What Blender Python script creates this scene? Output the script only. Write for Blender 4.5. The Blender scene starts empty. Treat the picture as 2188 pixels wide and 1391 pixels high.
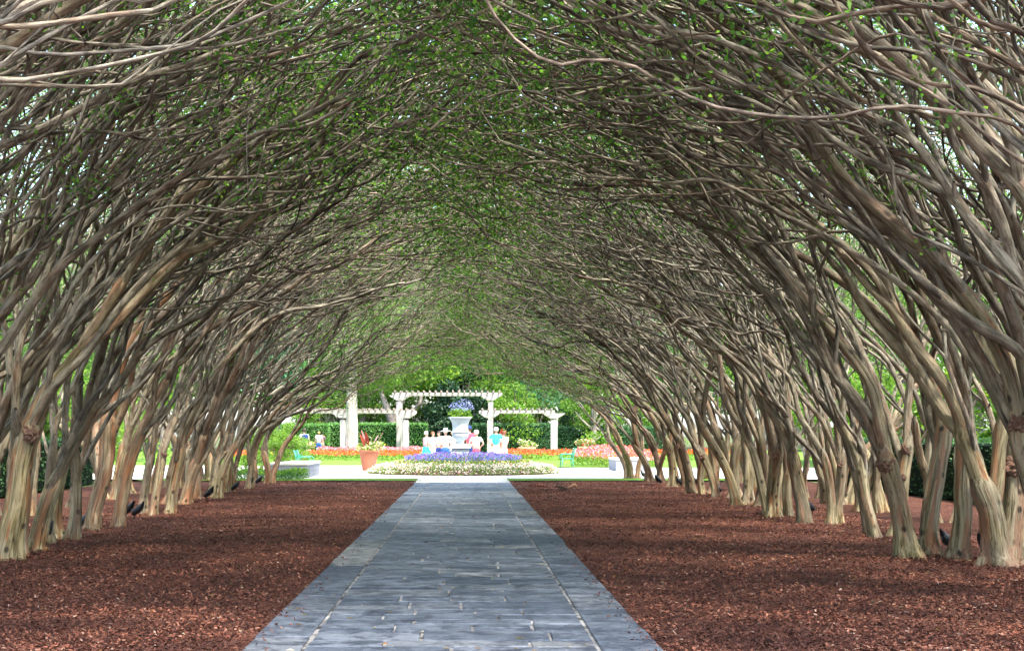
import bpy, bmesh, math, random
import numpy as np
from mathutils import Vector, Matrix
R = math.radians
rng = random.Random(7)
nr = np.random.default_rng(11)
scene = bpy.context.scene
col = scene.collection

# ------------------------------------------------------------------ camera
F = 3000.0; VX, VY = 995.0, 927.0; EYE = 1.6
cam_d = bpy.data.cameras.new('camera'); cam = bpy.data.objects.new('camera', cam_d); col.objects.link(cam)
cam.location = (0, 0, EYE); cam.rotation_euler = (R(90), 0, 0)
cam_d.sensor_width = 36; cam_d.lens = 36*F/2188
cam_d.shift_x = (1094-VX)/2188; cam_d.shift_y = (VY-695.5)/2188
cam_d.clip_start = 0.1; cam_d.clip_end = 2000
scene.camera = cam
# ------------------------------------------------------------------ light
SUN_EL, SUN_AZ = 62.0, 150.0      # azimuth: clockwise from +y (view direction); 150 = behind the camera, to its right
w = bpy.data.worlds.new('World'); scene.world = w; w.use_nodes = True
nt = w.node_tree
sky = nt.nodes.new('ShaderNodeTexSky'); sky.sky_type = 'NISHITA'; sky.sun_disc = False
sky.sun_elevation = R(SUN_EL); sky.sun_rotation = R(SUN_AZ); sky.air_density = 1.0; sky.dust_density = 2.5; sky.ozone_density = 1.0
nt.links.new(sky.outputs[0], nt.nodes['Background'].inputs[0]); nt.nodes['Background'].inputs[1].default_value = 0.15
sl = bpy.data.lights.new('sun', 'SUN'); sl.energy = 2.2; sl.angle = R(3.0); sl.color = (1, .95, .87)
so = bpy.data.objects.new('sun', sl); col.objects.link(so)
sd = Vector((math.sin(R(SUN_AZ))*math.cos(R(SUN_EL)), math.cos(R(SUN_AZ))*math.cos(R(SUN_EL)), math.sin(R(SUN_EL))))
so.rotation_euler = sd.to_track_quat('Z', 'Y').to_euler(); so.location = (0, 0, 40)
vs = scene.view_settings; vs.view_transform = 'Standard'; vs.look = 'None'; vs.gamma = 1; vs.use_curve_mapping = False
vs.exposure = 2.75
scene.render.engine = 'CYCLES'
cy = scene.cycles
cy.use_denoising = True
try:
    cy.denoiser = 'OPENIMAGEDENOISE'; cy.denoising_input_passes = 'RGB_ALBEDO_NORMAL'; cy.denoising_prefilter = 'ACCURATE'
except Exception: pass
cy.max_bounces = 10; cy.diffuse_bounces = 5; cy.transmission_bounces = 6; cy.transparent_max_bounces = 8; cy.glossy_bounces = 2
cy.use_adaptive_sampling = True; cy.adaptive_threshold = 0.025
cy.sample_clamp_indirect = 8

# ------------------------------------------------------------------ helpers
def at(px, d): return (px-VX)/F*d
def hz(py, d): return EYE-(py-VY)/F*d
def gd(py): return EYE*F/(py-VY)          # ground distance of a pixel row

def tag(o, label=None, cat=None, group=None, kind=None):
    if label: o['label'] = label
    if cat: o['category'] = cat
    if group: o['group'] = group
    if kind: o['kind'] = kind
    return o
def empty(name, loc=(0,0,0), rz=0):
    o = bpy.data.objects.new(name, None); col.objects.link(o); o.location = loc; o.rotation_euler = (0,0,rz); o.empty_display_size = .2
    return o
def link(name, me, parent=None, loc=None):
    o = bpy.data.objects.new(name, me); col.objects.link(o)
    if parent: o.parent = parent
    if loc: o.location = loc
    return o
def npmesh(name, V, Fa, mats, smooth=False, mi=None, bark=None, rad=None):
    """V (n,3) array, Fa (m,4) quads or (m,3) tris"""
    V = np.asarray(V, np.float32); Fa = np.asarray(Fa, np.int32)
    me = bpy.data.meshes.new(name); k = Fa.shape[1]
    me.vertices.add(len(V)); me.vertices.foreach_set('co', V.ravel())
    me.loops.add(Fa.size); me.loops.foreach_set('vertex_index', Fa.ravel())
    me.polygons.add(len(Fa)); me.polygons.foreach_set('loop_start', np.arange(0, Fa.size, k, dtype=np.int32))
    if smooth: me.polygons.foreach_set('use_smooth', np.ones(len(Fa), bool))
    if mi is not None: me.polygons.foreach_set('material_index', np.asarray(mi, np.int32))
    for m in (mats if isinstance(mats, (list, tuple)) else [mats]): me.materials.append(m)
    if bark is not None:
        a = me.attributes.new('bark', 'FLOAT_VECTOR', 'POINT'); a.data.foreach_set('vector', np.asarray(bark, np.float32).ravel())
    if rad is not None:
        a = me.attributes.new('rad', 'FLOAT', 'POINT'); a.data.foreach_set('value', np.asarray(rad, np.float32).ravel())
    me.update(calc_edges=True)
    return me
class MB:
    """collects primitive shapes into one mesh"""
    def __init__(s): s.v = []; s.f = []; s.m = []; s.cur = 0
    def add(s, vs, fs):
        o = len(s.v); s.v += [tuple(v) for v in vs]; s.f += [tuple(i+o for i in f) for f in fs]; s.m += [s.cur]*len(fs); return s
    def box(s, c, size, rz=0, b=0):
        cx, cy_, cz = c; x, y, z = (q/2 for q in size)
        if b <= 0:
            vs = [(i*x, j*y, k*z) for k in (-1,1) for j in (-1,1) for i in (-1,1)]
            fs = [(0,2,3,1),(4,5,7,6),(0,1,5,4),(2,6,7,3),(0,4,6,2),(1,3,7,5)]
        else:
            def ring(xx, yy, zz): return [(-xx,-yy,zz),(xx,-yy,zz),(xx,yy,zz),(-xx,yy,zz)]
            vs = ring(x-b,y-b,-z)+ring(x,y,-z+b)+ring(x,y,z-b)+ring(x-b,y-b,z)
            fs = [(3,2,1,0),(12,13,14,15)]
            for k in range(3):
                for i in range(4): fs.append((k*4+i, k*4+(i+1)%4, k*4+4+(i+1)%4, k*4+4+i))
        ca, sa = math.cos(rz), math.sin(rz)
        return s.add([(cx+a*ca-bb*sa, cy_+a*sa+bb*ca, cz+c2) for a, bb, c2 in vs], fs)
    def lathe(s, prof, c=(0,0,0), n=24):
        vs = []; fs = []
        for r, z in prof:
            for i in range(n):
                a = 2*math.pi*i/n; vs.append((c[0]+r*math.cos(a), c[1]+r*math.sin(a), c[2]+z))
        for k in range(len(prof)-1):
            for i in range(n): fs.append((k*n+i, k*n+(i+1)%n, (k+1)*n+(i+1)%n, (k+1)*n+i))
        return s.add(vs, fs)
    def tube(s, pts, rad, n=8, caps=True):
        P = [Vector(p) for p in pts]
        if not isinstance(rad, (list, tuple)): rad = [rad]*len(P)
        vs = []; fs = []; ref = None
        for i, p in enumerate(P):
            t = (P[min(i+1, len(P)-1)]-P[max(i-1, 0)]).normalized()
            if ref is None: ref = t.orthogonal().normalized()
            ref = (ref-t*ref.dot(t)).normalized(); bb = t.cross(ref)
            for k in range(n):
                a = 2*math.pi*k/n; vs.append(p+(ref*math.cos(a)+bb*math.sin(a))*rad[i])
        for i in range(len(P)-1):
            for k in range(n): fs.append((i*n+k, i*n+(k+1)%n, (i+1)*n+(k+1)%n, (i+1)*n+k))
        if caps: fs.append(tuple(range(n-1, -1, -1))); fs.append(tuple((len(P)-1)*n+k for k in range(n)))
        return s.add(vs, fs)
    def build(s, name, mats, parent=None, smooth=False, loc=None):
        me = bpy.data.meshes.new(name); me.from_pydata(s.v, [], s.f)
        for m in (mats if isinstance(mats, (list, tuple)) else [mats]): me.materials.append(m)
        me.polygons.foreach_set('material_index', s.m)
        if smooth: me.polygons.foreach_set('use_smooth', [True]*len(me.polygons))
        me.update()
        return link(name, me, parent, loc)

# ------------------------------------------------------------------ materials
class N:
    def __init__(s, name):
        s.m = bpy.data.materials.new(name); s.m.use_nodes = True; s.t = s.m.node_tree
        s.b = s.t.nodes['Principled BSDF']; s.out = s.t.nodes['Material Output']
    def n(s, ty, ins=None, **kw):
        x = s.t.nodes.new(ty)
        for k, v in kw.items(): setattr(x, k, v)
        for k, v in (ins or {}).items(): s.set(x, k, v)
        return x
    def set(s, x, k, v):
        if isinstance(v, bpy.types.NodeSocket): s.t.links.new(v, x.inputs[k])
        else: x.inputs[k].default_value = v
    def noise(s, vec, scale, detail=4, rough=.55, dist=0):
        d = {'Scale': scale, 'Detail': detail, 'Roughness': rough, 'Distortion': dist}
        if vec is not None: d['Vector'] = vec
        return s.n('ShaderNodeTexNoise', d).outputs['Fac']
    def ramp(s, fac, stops, interp='LINEAR'):
        x = s.n('ShaderNodeValToRGB', {'Fac': fac}); x.color_ramp.interpolation = interp
        e = x.color_ramp.elements
        while len(e) < len(stops): e.new(.5)
        for q, (p, c) in zip(e, stops):
            q.position = p; q.color = (c if len(c) == 4 else (*c, 1)) if isinstance(c, (tuple, list)) else (c, c, c, 1)
        return x.outputs['Color']
    def mix(s, fac, a, b, mode='MIX'):
        x = s.n('ShaderNodeMix', data_type='RGBA', blend_type=mode)
        s.set(x, 0, fac); s.set(x, 6, a if isinstance(a, bpy.types.NodeSocket) else (*a, 1)); s.set(x, 7, b if isinstance(b, bpy.types.NodeSocket) else (*b, 1))
        return x.outputs[2]
    def mapping(s, vec, scale): return s.n('ShaderNodeMapping', {'Vector': vec, 'Scale': scale}).outputs[0]
    def bump(s, h, strength, dist=.02, normal=None):
        d = {'Height': h, 'Strength': strength, 'Distance': dist}
        if normal is not None: d['Normal'] = normal
        return s.n('ShaderNodeBump', d).outputs[0]
    def fin(s, colr, rough=.7, normal=None, spec=.3):
        s.set(s.b, 'Base Color', colr if isinstance(colr, bpy.types.NodeSocket) else (*colr, 1)); s.set(s.b, 'Roughness', rough)
        s.b.inputs['Specular IOR Level'].default_value = spec
        if normal is not None: s.set(s.b, 'Normal', normal)
        return s.m

def plain(name, c, rough=.6, spec=.3, var=.25, scale=12, bump=.15):
    q = N(name); tc = q.n('ShaderNodeTexCoord').outputs['Object']
    f = q.noise(tc, scale, 5)
    c2 = q.mix(f, tuple(x*(1-var) for x in c), tuple(min(1, x*(1+var)) for x in c))
    return q.fin(c2, rough, q.bump(q.noise(tc, scale*4, 4), bump, .01), spec)

def leaf_mat(name, stops, trans=.45, tcol=None, gloss=.25):
    q = N(name); g = q.n('ShaderNodeNewGeometry').outputs['Random Per Island']
    c = q.ramp(g, stops)
    q.fin(c, .5, spec=gloss)
    tr = q.n('ShaderNodeBsdfTranslucent')
    tc = q.mix(1.0, c, tcol or (1.9, 1.9, .9), 'MULTIPLY'); q.set(tr, 'Color', tc)
    mx = q.n('ShaderNodeMixShader', {0: trans}); q.t.links.new(q.b.outputs[0], mx.inputs[1]); q.t.links.new(tr.outputs[0], mx.inputs[2])
    q.t.links.new(mx.outputs[0], q.out.inputs[0])
    return q.m

def bark_mat(name, tan, olive, orange, dark, greymix, limb=(.285,.262,.218)):
    q = N(name)
    b = q.n('ShaderNodeAttribute', attribute_name='bark').outputs['Vector']
    rad = q.n('ShaderNodeAttribute', attribute_name='rad').outputs['Fac']
    st = q.mapping(b, (1, 1, .05)); st2 = q.mapping(b, (1, 1, .12))
    big = q.noise(q.mapping(b, (.6, .6, .35)), 3.0, 3)
    streak = q.noise(st, 30, 5, .6, .5)
    fine = q.noise(st2, 75, 4, .65)
    patch = q.noise(q.mapping(b, (1, 1, .09)), 11, 3, .5, .4)
    c = q.mix(q.ramp(streak, [(.42, 0), (.56, 1)]), olive, tan)
    c = q.mix(q.ramp(patch, [(.5, 0), (.58, .92)]), c, orange)
    c = q.mix(q.ramp(big, [(.4, 0), (.6, greymix)]), c, (.33,.30,.265))
    vo = q.n('ShaderNodeTexVoronoi', {'Vector': q.mapping(b, (1, 1, .16)), 'Scale': 17.0, 'Randomness': 1.0})
    pl = q.n('ShaderNodeSeparateColor', {0: vo.outputs['Color']}).outputs[0]
    c = q.mix(.75, c, q.ramp(pl, [(0, .45), (.5, .85), (1, 1.0)]), 'MULTIPLY')
    kn = q.n('ShaderNodeTexVoronoi', {'Vector': q.mapping(b, (1, 1, .7)), 'Scale': 5.0, 'Randomness': 1.0}).outputs['Distance']
    c = q.mix(q.ramp(kn, [(.10, .85), (.2, 0)]), c, dark)
    thin = q.ramp(rad, [(.035, 1), (.095, 0)])
    cl = q.mix(q.ramp(q.noise(q.mapping(b, (1, 1, .25)), 18, 5, .65), [(.42, 0), (.58, 1)]), (limb[0]*.36, limb[1]*.33, limb[2]*.31), (limb[0]*1.4, limb[1]*1.38, limb[2]*1.34))
    cl = q.mix(q.ramp(big, [(.57, 0), (.66, .35)]), cl, (.24,.13,.085))
    c = q.mix(thin, c, cl)
    c = q.mix(q.ramp(streak, [(.32, .85), (.42, 0)]), c, dark)
    c = q.mix(q.ramp(fine, [(.3, .6), (.44, 0)]), c, dark)
    rnd = q.n('ShaderNodeObjectInfo').outputs['Random']
    c = q.mix(1.0, c, q.ramp(rnd, [(0, (.6,.58,.56)), (.3, (.85,.83,.8)), (.6, (1,.98,.93)), (1, (1,.93,.82))]), 'MULTIPLY')
    h = q.mix(.5, streak, fine)
    return q.fin(c, .75, q.bump(h, .9, .035), .25)

M = {}
M['bark'] = bark_mat('crape_bark', (.46,.395,.25), (.22,.18,.08), (.36,.17,.08), (.022,.017,.013), .35)
M['bark_red'] = bark_mat('crape_bark_red', (.44,.32,.20), (.24,.16,.085), (.40,.175,.085), (.03,.02,.015), .25, (.25,.20,.16))
M['limb'] = M['bark']
M['oak'] = bark_mat('oak_bark', (.22,.19,.18), (.15,.13,.12), (.2,.15,.12), (.05,.045,.04), .8)
M['pale_bark'] = bark_mat('pale_bark', (.5,.46,.42), (.4,.37,.34), (.42,.38,.33), (.16,.14,.13), .6)
M['burl'] = plain('burl_wood', (.17,.10,.07), .9, .15, .7, 9, .8)
G1 = [(0, (.035,.09,.022)), (.4, (.07,.16,.035)), (.75, (.12,.225,.045)), (1, (.20,.27,.07))]
M['leaf'] = leaf_mat('crape_leaf', G1, .58, (1.9,2.2,1.05))
M['leaf_lit'] = leaf_mat('shrub_leaf', [(0, (.05,.12,.02)), (.6, (.11,.22,.03)), (1, (.2,.28,.05))], .45)
M['leaf_mid'] = leaf_mat('tree_leaf', [(0, (.03,.09,.03)), (.6, (.06,.15,.04)), (1, (.11,.2,.05))], .4)
M['leaf_blue'] = leaf_mat('cool_leaf', [(0, (.03,.10,.06)), (.6, (.06,.17,.09)), (1, (.1,.22,.1))], .4, (1.6,1.8,1.3))
M['leaf_dark'] = leaf_mat('evergreen_leaf', [(0, (.010,.03,.016)), (.7, (.022,.06,.03)), (1, (.05,.10,.04))], .2)
M['leaf_hedge'] = leaf_mat('hedge_leaf', [(0, (.06,.15,.045)), (.7, (.11,.25,.07)), (1, (.17,.31,.09))], .35)
M['leaf_hedge_dark'] = leaf_mat('dark_hedge_leaf', [(0, (.025,.07,.03)), (.7, (.05,.13,.05)), (1, (.09,.18,.065))], .25)
def flower(name, cs):
    return leaf_mat(name, [(i/(len(cs)-1), c) for i, c in enumerate(cs)], .3, (1.3,1.2,1.2))
M['fl_orange'] = flower('orange_red_petals', [(.55,.05,.02),(.62,.13,.03),(.6,.06,.05)])
M['fl_pink'] = flower('pink_petals', [(.6,.16,.2),(.65,.3,.32),(.6,.1,.12)])
M['fl_purple'] = flower('purple_petals', [(.11,.12,.40),(.2,.19,.5),(.09,.16,.45)])
M['fl_magenta'] = flower('magenta_petals', [(.4,.1,.35),(.5,.15,.35),(.35,.12,.45)])
M['fl_white'] = flower('white_petals', [(.7,.6,.5),(.75,.7,.62),(.65,.5,.42)])
M['fl_red'] = flower('canna_leaf_red', [(.3,.04,.02),(.4,.1,.03),(.22,.03,.02)])
M['fl_yellow'] = flower('yellow_petals', [(.6,.4,.05),(.6,.5,.2),(.65,.55,.3)])
M['fl_blue'] = flower('pale_blue_petals', [(.25,.3,.6),(.35,.4,.7),(.3,.33,.6)])
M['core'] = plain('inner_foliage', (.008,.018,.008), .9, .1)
M['soil'] = plain('soil', (.05,.03,.022), .95, .1)
M['black'] = plain('black_paint', (.012,.013,.016), .35, .5, .2, 20, .03)
M['lens'] = plain('lamp_lens', (.12,.13,.15), .1, .6, .1)
M['concrete'] = plain('pale_concrete', (.5,.48,.44), .85, .2, .1, 1.2, .1)
M['wallstone'] = plain('shaded_grey_wall_stone', (.2,.215,.245), .8, .2, .15, 3, .2)  # grey stone, darkened so the tree's shade on the wall is in its colour
M['white'] = plain('white_stain_wood', (.33,.30,.28), .7, .2, .12, 6, .1)
M['rafter'] = plain('weathered_wood', (.24,.19,.165), .8, .2, .2, 8, .1)
M['urn'] = plain('pale_cast_stone', (.5,.56,.58), .6, .3, .08, 4, .05)
M['terra'] = plain('terracotta', (.30,.11,.065), .75, .2, .2, 5, .1)
M['terra_l'] = plain('pale_terracotta', (.5,.24,.13), .8, .2, .15, 6, .1)
M['benchgreen'] = plain('green_paint', (.02,.22,.15), .4, .5, .1, 15, .02)

# grass
q = N('lawn_grass'); tc = q.n('ShaderNodeTexCoord').outputs['Object']
M['lawn'] = q.fin(q.mix(q.noise(tc, 3, 6), (.07,.16,.02), (.13,.22,.035)), .9, q.bump(q.noise(tc, 60, 3), .6, .05), .1)
q = N('ground_soil'); tc = q.n('ShaderNodeTexCoord').outputs['Object']
M['ground'] = q.fin(q.mix(q.noise(tc, .6, 6), (.05,.09,.02), (.08,.06,.035)), .95, q.bump(q.noise(tc, 40, 3), .6, .05), .1)
# mulch
q = N('bark_mulch'); tc = q.n('ShaderNodeTexCoord').outputs['Object']
vor = q.n('ShaderNodeTexVoronoi', {'Vector': q.mapping(tc, (1, .7, 1)), 'Scale': 55.0, 'Randomness': 1.0})
cc = q.ramp(q.n('ShaderNodeSeparateColor', {0: vor.outputs['Color']}).outputs[0], [(0, (.022,.011,.010)), (.35, (.10,.034,.02)), (.8, (.20,.068,.04)), (1, (.3,.17,.12))])
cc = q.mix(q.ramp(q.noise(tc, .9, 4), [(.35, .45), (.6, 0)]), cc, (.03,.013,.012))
M['mulch'] = q.fin(cc, .9, q.bump(vor.outputs['Distance'], 1, .04), .15)
q = N('mulch_chip'); g = q.n('ShaderNodeNewGeometry').outputs['Random Per Island']
tc = q.n('ShaderNodeTexCoord').outputs['Object']
cc = q.ramp(g, [(0, (.018,.009,.008)), (.22, (.09,.030,.018)), (.55, (.175,.058,.034)), (.9, (.28,.11,.065)), (.98, (.36,.19,.125)), (1, (.48,.34,.26))])
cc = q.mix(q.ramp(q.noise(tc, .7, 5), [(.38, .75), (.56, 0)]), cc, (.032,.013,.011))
M['chip'] = q.fin(cc, .85, None, .2)
# slate
def slate(name, island):
    q = N(name); tc = q.n('ShaderNodeTexCoord').outputs['Object']
    rnd = q.n('ShaderNodeNewGeometry').outputs['Random Per Island'] if island else q.n('ShaderNodeObjectInfo').outputs['Random']
    geo = q.n('ShaderNodeNewGeometry').outputs['Position']
    base = q.ramp(rnd, [(0, (.07,.085,.115)), (.35, (.11,.13,.16)), (.7, (.145,.165,.20)), (.93, (.19,.20,.215)), (1, (.25,.245,.23))])
    n1 = q.noise(geo, 4.5, 9, .78, .5)
    c = q.mix(q.ramp(n1, [(.42, .9), (.55, 0)]), base, (.035,.042,.06))
    c = q.mix(q.ramp(q.noise(geo, 9, 7, .75), [(.56, 0), (.75, .45)]), c, (.33,.35,.37))
    n2 = q.noise(geo, 12, 9, .72, .4)
    return q.fin(c, q.ramp(n2, [(.3, .42), (.7, .75)]), q.bump(n2, .55, .012), .4)
M['slate'] = slate('slate', False); M['slate_far'] = slate('slate_island', True)
q = N('mortar'); tc = q.n('ShaderNodeTexCoord').outputs['Object']
M['mortar'] = q.fin(q.ramp(q.noise(tc, 3.5, 6, .7), [(.38, (.04,.036,.033)), (.47, (.22,.21,.2)), (.62, (.46,.44,.41))]), .95, q.bump(q.noise(tc, 60, 3), .6, .01), .1)

# ------------------------------------------------------------------ the setting
def sheet(name, x0, x1, y0, y1, z, m, kind='structure', nx=1, ny=1, amp=0):
    xs = np.linspace(x0, x1, nx+1); ys = np.linspace(y0, y1, ny+1)
    X, Y = np.meshgrid(xs, ys); Z = np.full_like(X, z)
    if amp:
        Z = Z + amp*(np.sin(X*1.3+.4)*np.cos(Y*.9)+.6*np.sin(X*2.9+Y*1.7)+.5*np.sin(Y*3.1-X*.7))*.4
    V = np.stack([X, Y, Z], -1).reshape(-1, 3); i = np.arange((nx+1)*(ny+1)).reshape(ny+1, nx+1)
    Fa = np.stack([i[:-1,:-1], i[:-1,1:], i[1:,1:], i[1:,:-1]], -1).reshape(-1, 4)
    return tag(link(name, npmesh(name, V, Fa, m, amp > 0)), kind=kind)
PC = -.107; HW = 1.55            # path centre and half width
PEND = 45.6
sheet('ground', -400, 400, -200, 900, -.08, M['ground'])
def mz(x, y): return .02*(np.sin(x*1.3+.4)*np.cos(y*.9)+.6*np.sin(x*2.9+y*1.7)+.5*np.sin(y*3.1-x*.7))*.4*1.5
sheet('mulch_bed', PC+HW-.03, 11.5, -14, 47.6, 0, M['mulch'], nx=30, ny=150, amp=.03)
sheet('mulch_bed', -11.5, PC-HW+.03, -14, 47.6, 0, M['mulch'], nx=30, ny=150, amp=.03)
for s in (-1, 1):
    sheet('grass_strip', *( (PC-11, PC-HW) if s < 0 else (PC+HW, PC+11) ), 47.2, 49.6, .035, M['lawn'])
sheet('plaza', -26, 26, 49.5, 78, .012, M['concrete'])
sheet('plaza', PC-HW-.02, PC+HW+.02, PEND-.02, 49.52, .016, M['concrete'])
sheet('lawn', -34, 34, 70.5, 128, .03, M['lawn'])
sheet('lawn', 3.0, 30, 66, 70.6, .034, M['lawn'])

# mulch chips (uncountable)
def chips():
    n = 190000
    d = 9.6+38*nr.random(n)**1.9
    side = np.where(nr.random(n) < .5, -1, 1)
    x = PC+side*(HW+.02+nr.random(n)**.9*6.2)
    sp_ = nr.random(n) < .005; x = np.where(sp_, PC+side*(HW-.22*nr.random(n)**2), x)
    ok = (x > -.345*d-.3) & (x < .41*d+.3)
    d, x = d[ok], x[ok]; n = len(d)
    L = nr.uniform(.007, .021, n)*np.where(nr.random(n) < .03, 2.4, 1); W = nr.uniform(.005, .011, n)
    a = nr.uniform(0, math.pi, n); ti = nr.normal(0, .35, n); ro = nr.normal(0, .5, n)
    u = np.stack([np.cos(a)*np.cos(ti), np.sin(a)*np.cos(ti), np.sin(ti)], -1)
    v = np.stack([-np.sin(a)*np.cos(ro), np.cos(a)*np.cos(ro), np.sin(ro)], -1)
    c = np.stack([x, d, np.where(np.abs(x-PC) < HW-.01, .036, mz(x, d)+.014)+nr.random(n)*np.where(np.abs(x-PC) < HW-.01, .004, .018)], -1)
    V = np.stack([c-u*L[:,None]-v*W[:,None]*.6, c+u*L[:,None]*.9-v*W[:,None], c+u*L[:,None]+v*W[:,None]*.7, c-u*L[:,None]*.8+v*W[:,None]], 1)
    o = link('mulch_chips', npmesh('mulch_chips', V.reshape(-1, 3), np.arange(4*n).reshape(-1, 4), M['chip']))
    tag(o, 'reddish brown bark mulch chips covering both beds beside the slate path', 'mulch', kind='stuff')
chips()

# paved path
path = empty('path', (PC, 0, 0)); tag(path, kind='structure')
MB().box((0, (PEND-14)/2, -.005), (2*HW-.03, PEND+14, .03)).build('mortar_bed', M['mortar'], path)
stones = []
BW = .46
def stone(x0, x1, y0, y1):
    g = .009+rng.random()*.007
    stones.append((x0+g, x1-g, y0+g, y1-g))
y = -13.5
for sx in (-1, 1):
    y = -13.5+rng.random()*.4
    while y < PEND-.3:
        l = min(rng.uniform(.9, 1.8), PEND-y)
        e = rng.uniform(-.012, .012)
        a, b = HW-BW+.004, HW+e
        stone(*((a, b) if sx > 0 else (-b, -a)), y, y+l); y += l
y = -13.5
inner = HW-BW-.004
while y < PEND-.15:
    h = min(rng.choice([.3,.38,.44,.5,.58]), PEND-y); x = -inner
    while x < inner-.05:
        l = rng.uniform(.45, 1.1)
        if inner-(x+l) < .3: l = inner-x
        if h > .42 and rng.random() < .35 and l > .4:
            k = rng.uniform(.4, .6)*h; stone(x, x+l, y, y+k); stone(x, x+l, y+k, y+h)
        else: stone(x, x+l, y, y+h)
        x += l
    y += h
def stone_geo(s, top):
    x0, x1, y0, y1 = s; b = .007; j = lambda: rng.uniform(-.006, .006)
    c = [(x0+j(), y0+j()), (x1+j(), y0+j()), (x1+j(), y1+j()), (x0+j(), y1+j())]
    tl = [rng.uniform(-.0025, .0025) for _ in range(4)]
    cx, cy_ = (x0+x1)/2, (y0+y1)/2
    V = [(p[0], p[1], .0) for p in c]+[(p[0], p[1], top-b*.8+t) for p, t in zip(c, tl)]
    V += [(p[0]+(b if p[0] < cx else -b), p[1]+(b if p[1] < cy_ else -b), top+t) for p, t in zip(c, tl)]
    Fs = [(8,9,10,11)]+[(k*4+i, k*4+(i+1)%4, k*4+4+(i+1)%4, k*4+4+i) for k in range(2) for i in range(4)]
    return V, Fs
vis = sorted([s for s in stones if s[3] > 9.8], key=lambda s: s[2]); far = vis[290:]+[s for s in stones if s[3] <= 9.8]
for s in vis[:290]:
    V, Fs = stone_geo(s, .026+rng.uniform(-.003, .004))
    MB().add(V, Fs).build('paving_stone', M['slate'], path)
mb = MB()
for s in far: mb.add(*stone_geo(s, .026+rng.uniform(-.003, .004)))
tag(mb.build('far_paving', M['slate_far'], path), kind='stuff')

# ------------------------------------------------------------------ leaves and tubes
def leaf_arrays(C, size, aspect=.55, up=0.0):
    n = len(C); size = np.broadcast_to(size, (n,))[:, None]
    d = nr.normal(size=(n, 3)); d[:, 2] -= up; d /= np.linalg.norm(d, axis=1)[:, None]
    e = nr.normal(size=(n, 3)); e -= d*(e*d).sum(1)[:, None]; e /= np.linalg.norm(e, axis=1)[:, None]
    f = np.cross(d, e)
    V = np.stack([C, C+d*size*.45+e*size*aspect*.5+f*size*.1, C+d*size, C+d*size*.45-e*size*aspect*.5+f*size*.1], 1)
    return V.reshape(-1, 3)
def quads(n): return np.arange(4*n).reshape(-1, 4)
class Tubes:
    def __init__(s): s.V = []; s.F = []; s.B = []; s.R = []; s.n = 0
    def add(s, P, rad, k, flute=.0, ph=None):
        P = np.asarray(P); rad = np.asarray(rad); m = len(P)
        if m < 2: return
        T = np.empty_like(P); T[1:-1] = P[2:]-P[:-2]; T[0] = P[1]-P[0]; T[-1] = P[-1]-P[-2]
        T /= np.linalg.norm(T, axis=1)[:, None]+1e-9
        ref = np.array((.23, .95, .2)); 
        A = np.cross(T, ref); A /= np.linalg.norm(A, axis=1)[:, None]+1e-9; Bv = np.cross(T, A)
        th = np.arange(k)*2*math.pi/k; L = np.concatenate([[0], np.cumsum(np.linalg.norm(np.diff(P, axis=0), axis=1))])
        rr = np.repeat(rad[:, None], k, 1)
        if np.any(flute):
            flute = np.broadcast_to(flute, (m,))[:, None]
            p1, p2, p3 = rng.random()*6, rng.random()*6, rng.random()*6
            rr = rr*(1+flute*np.sin(2*th[None]+p1+L[:, None]*.9)+flute*.6*np.sin(3*th[None]+p2-L[:, None]*1.3)+flute*.5*np.sin(5*th[None]+p3+L[:, None]*.5)+flute*.45*np.sin(7*th[None]+p1*2+L[:, None]*.2))
        c, sn = np.cos(th), np.sin(th)
        V = P[:, None]+rr[..., None]*(A[:, None]*c[None, :, None]+Bv[:, None]*sn[None, :, None])
        off = rng.random()*50
        Bk = np.stack([rad[:, None]*c[None]+off*1.3, rad[:, None]*sn[None]+off*.7, np.repeat((L+off)[:, None], k, 1)], -1)
        i = s.n+np.arange(m*k).reshape(m, k); j = np.roll(i, -1, 1)
        s.F.append(np.stack([i[:-1], j[:-1], j[1:], i[1:]], -1).reshape(-1, 4)); s.V.append(V.reshape(-1, 3)); s.B.append(Bk.reshape(-1, 3)); s.R.append(np.repeat(rad, k)); s.n += m*k
    def mesh(s, name, m, origin):
        return npmesh(name, np.concatenate(s.V)-np.asarray(origin), np.concatenate(s.F), m, True, bark=np.concatenate(s.B), rad=np.concatenate(s.R))

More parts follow.
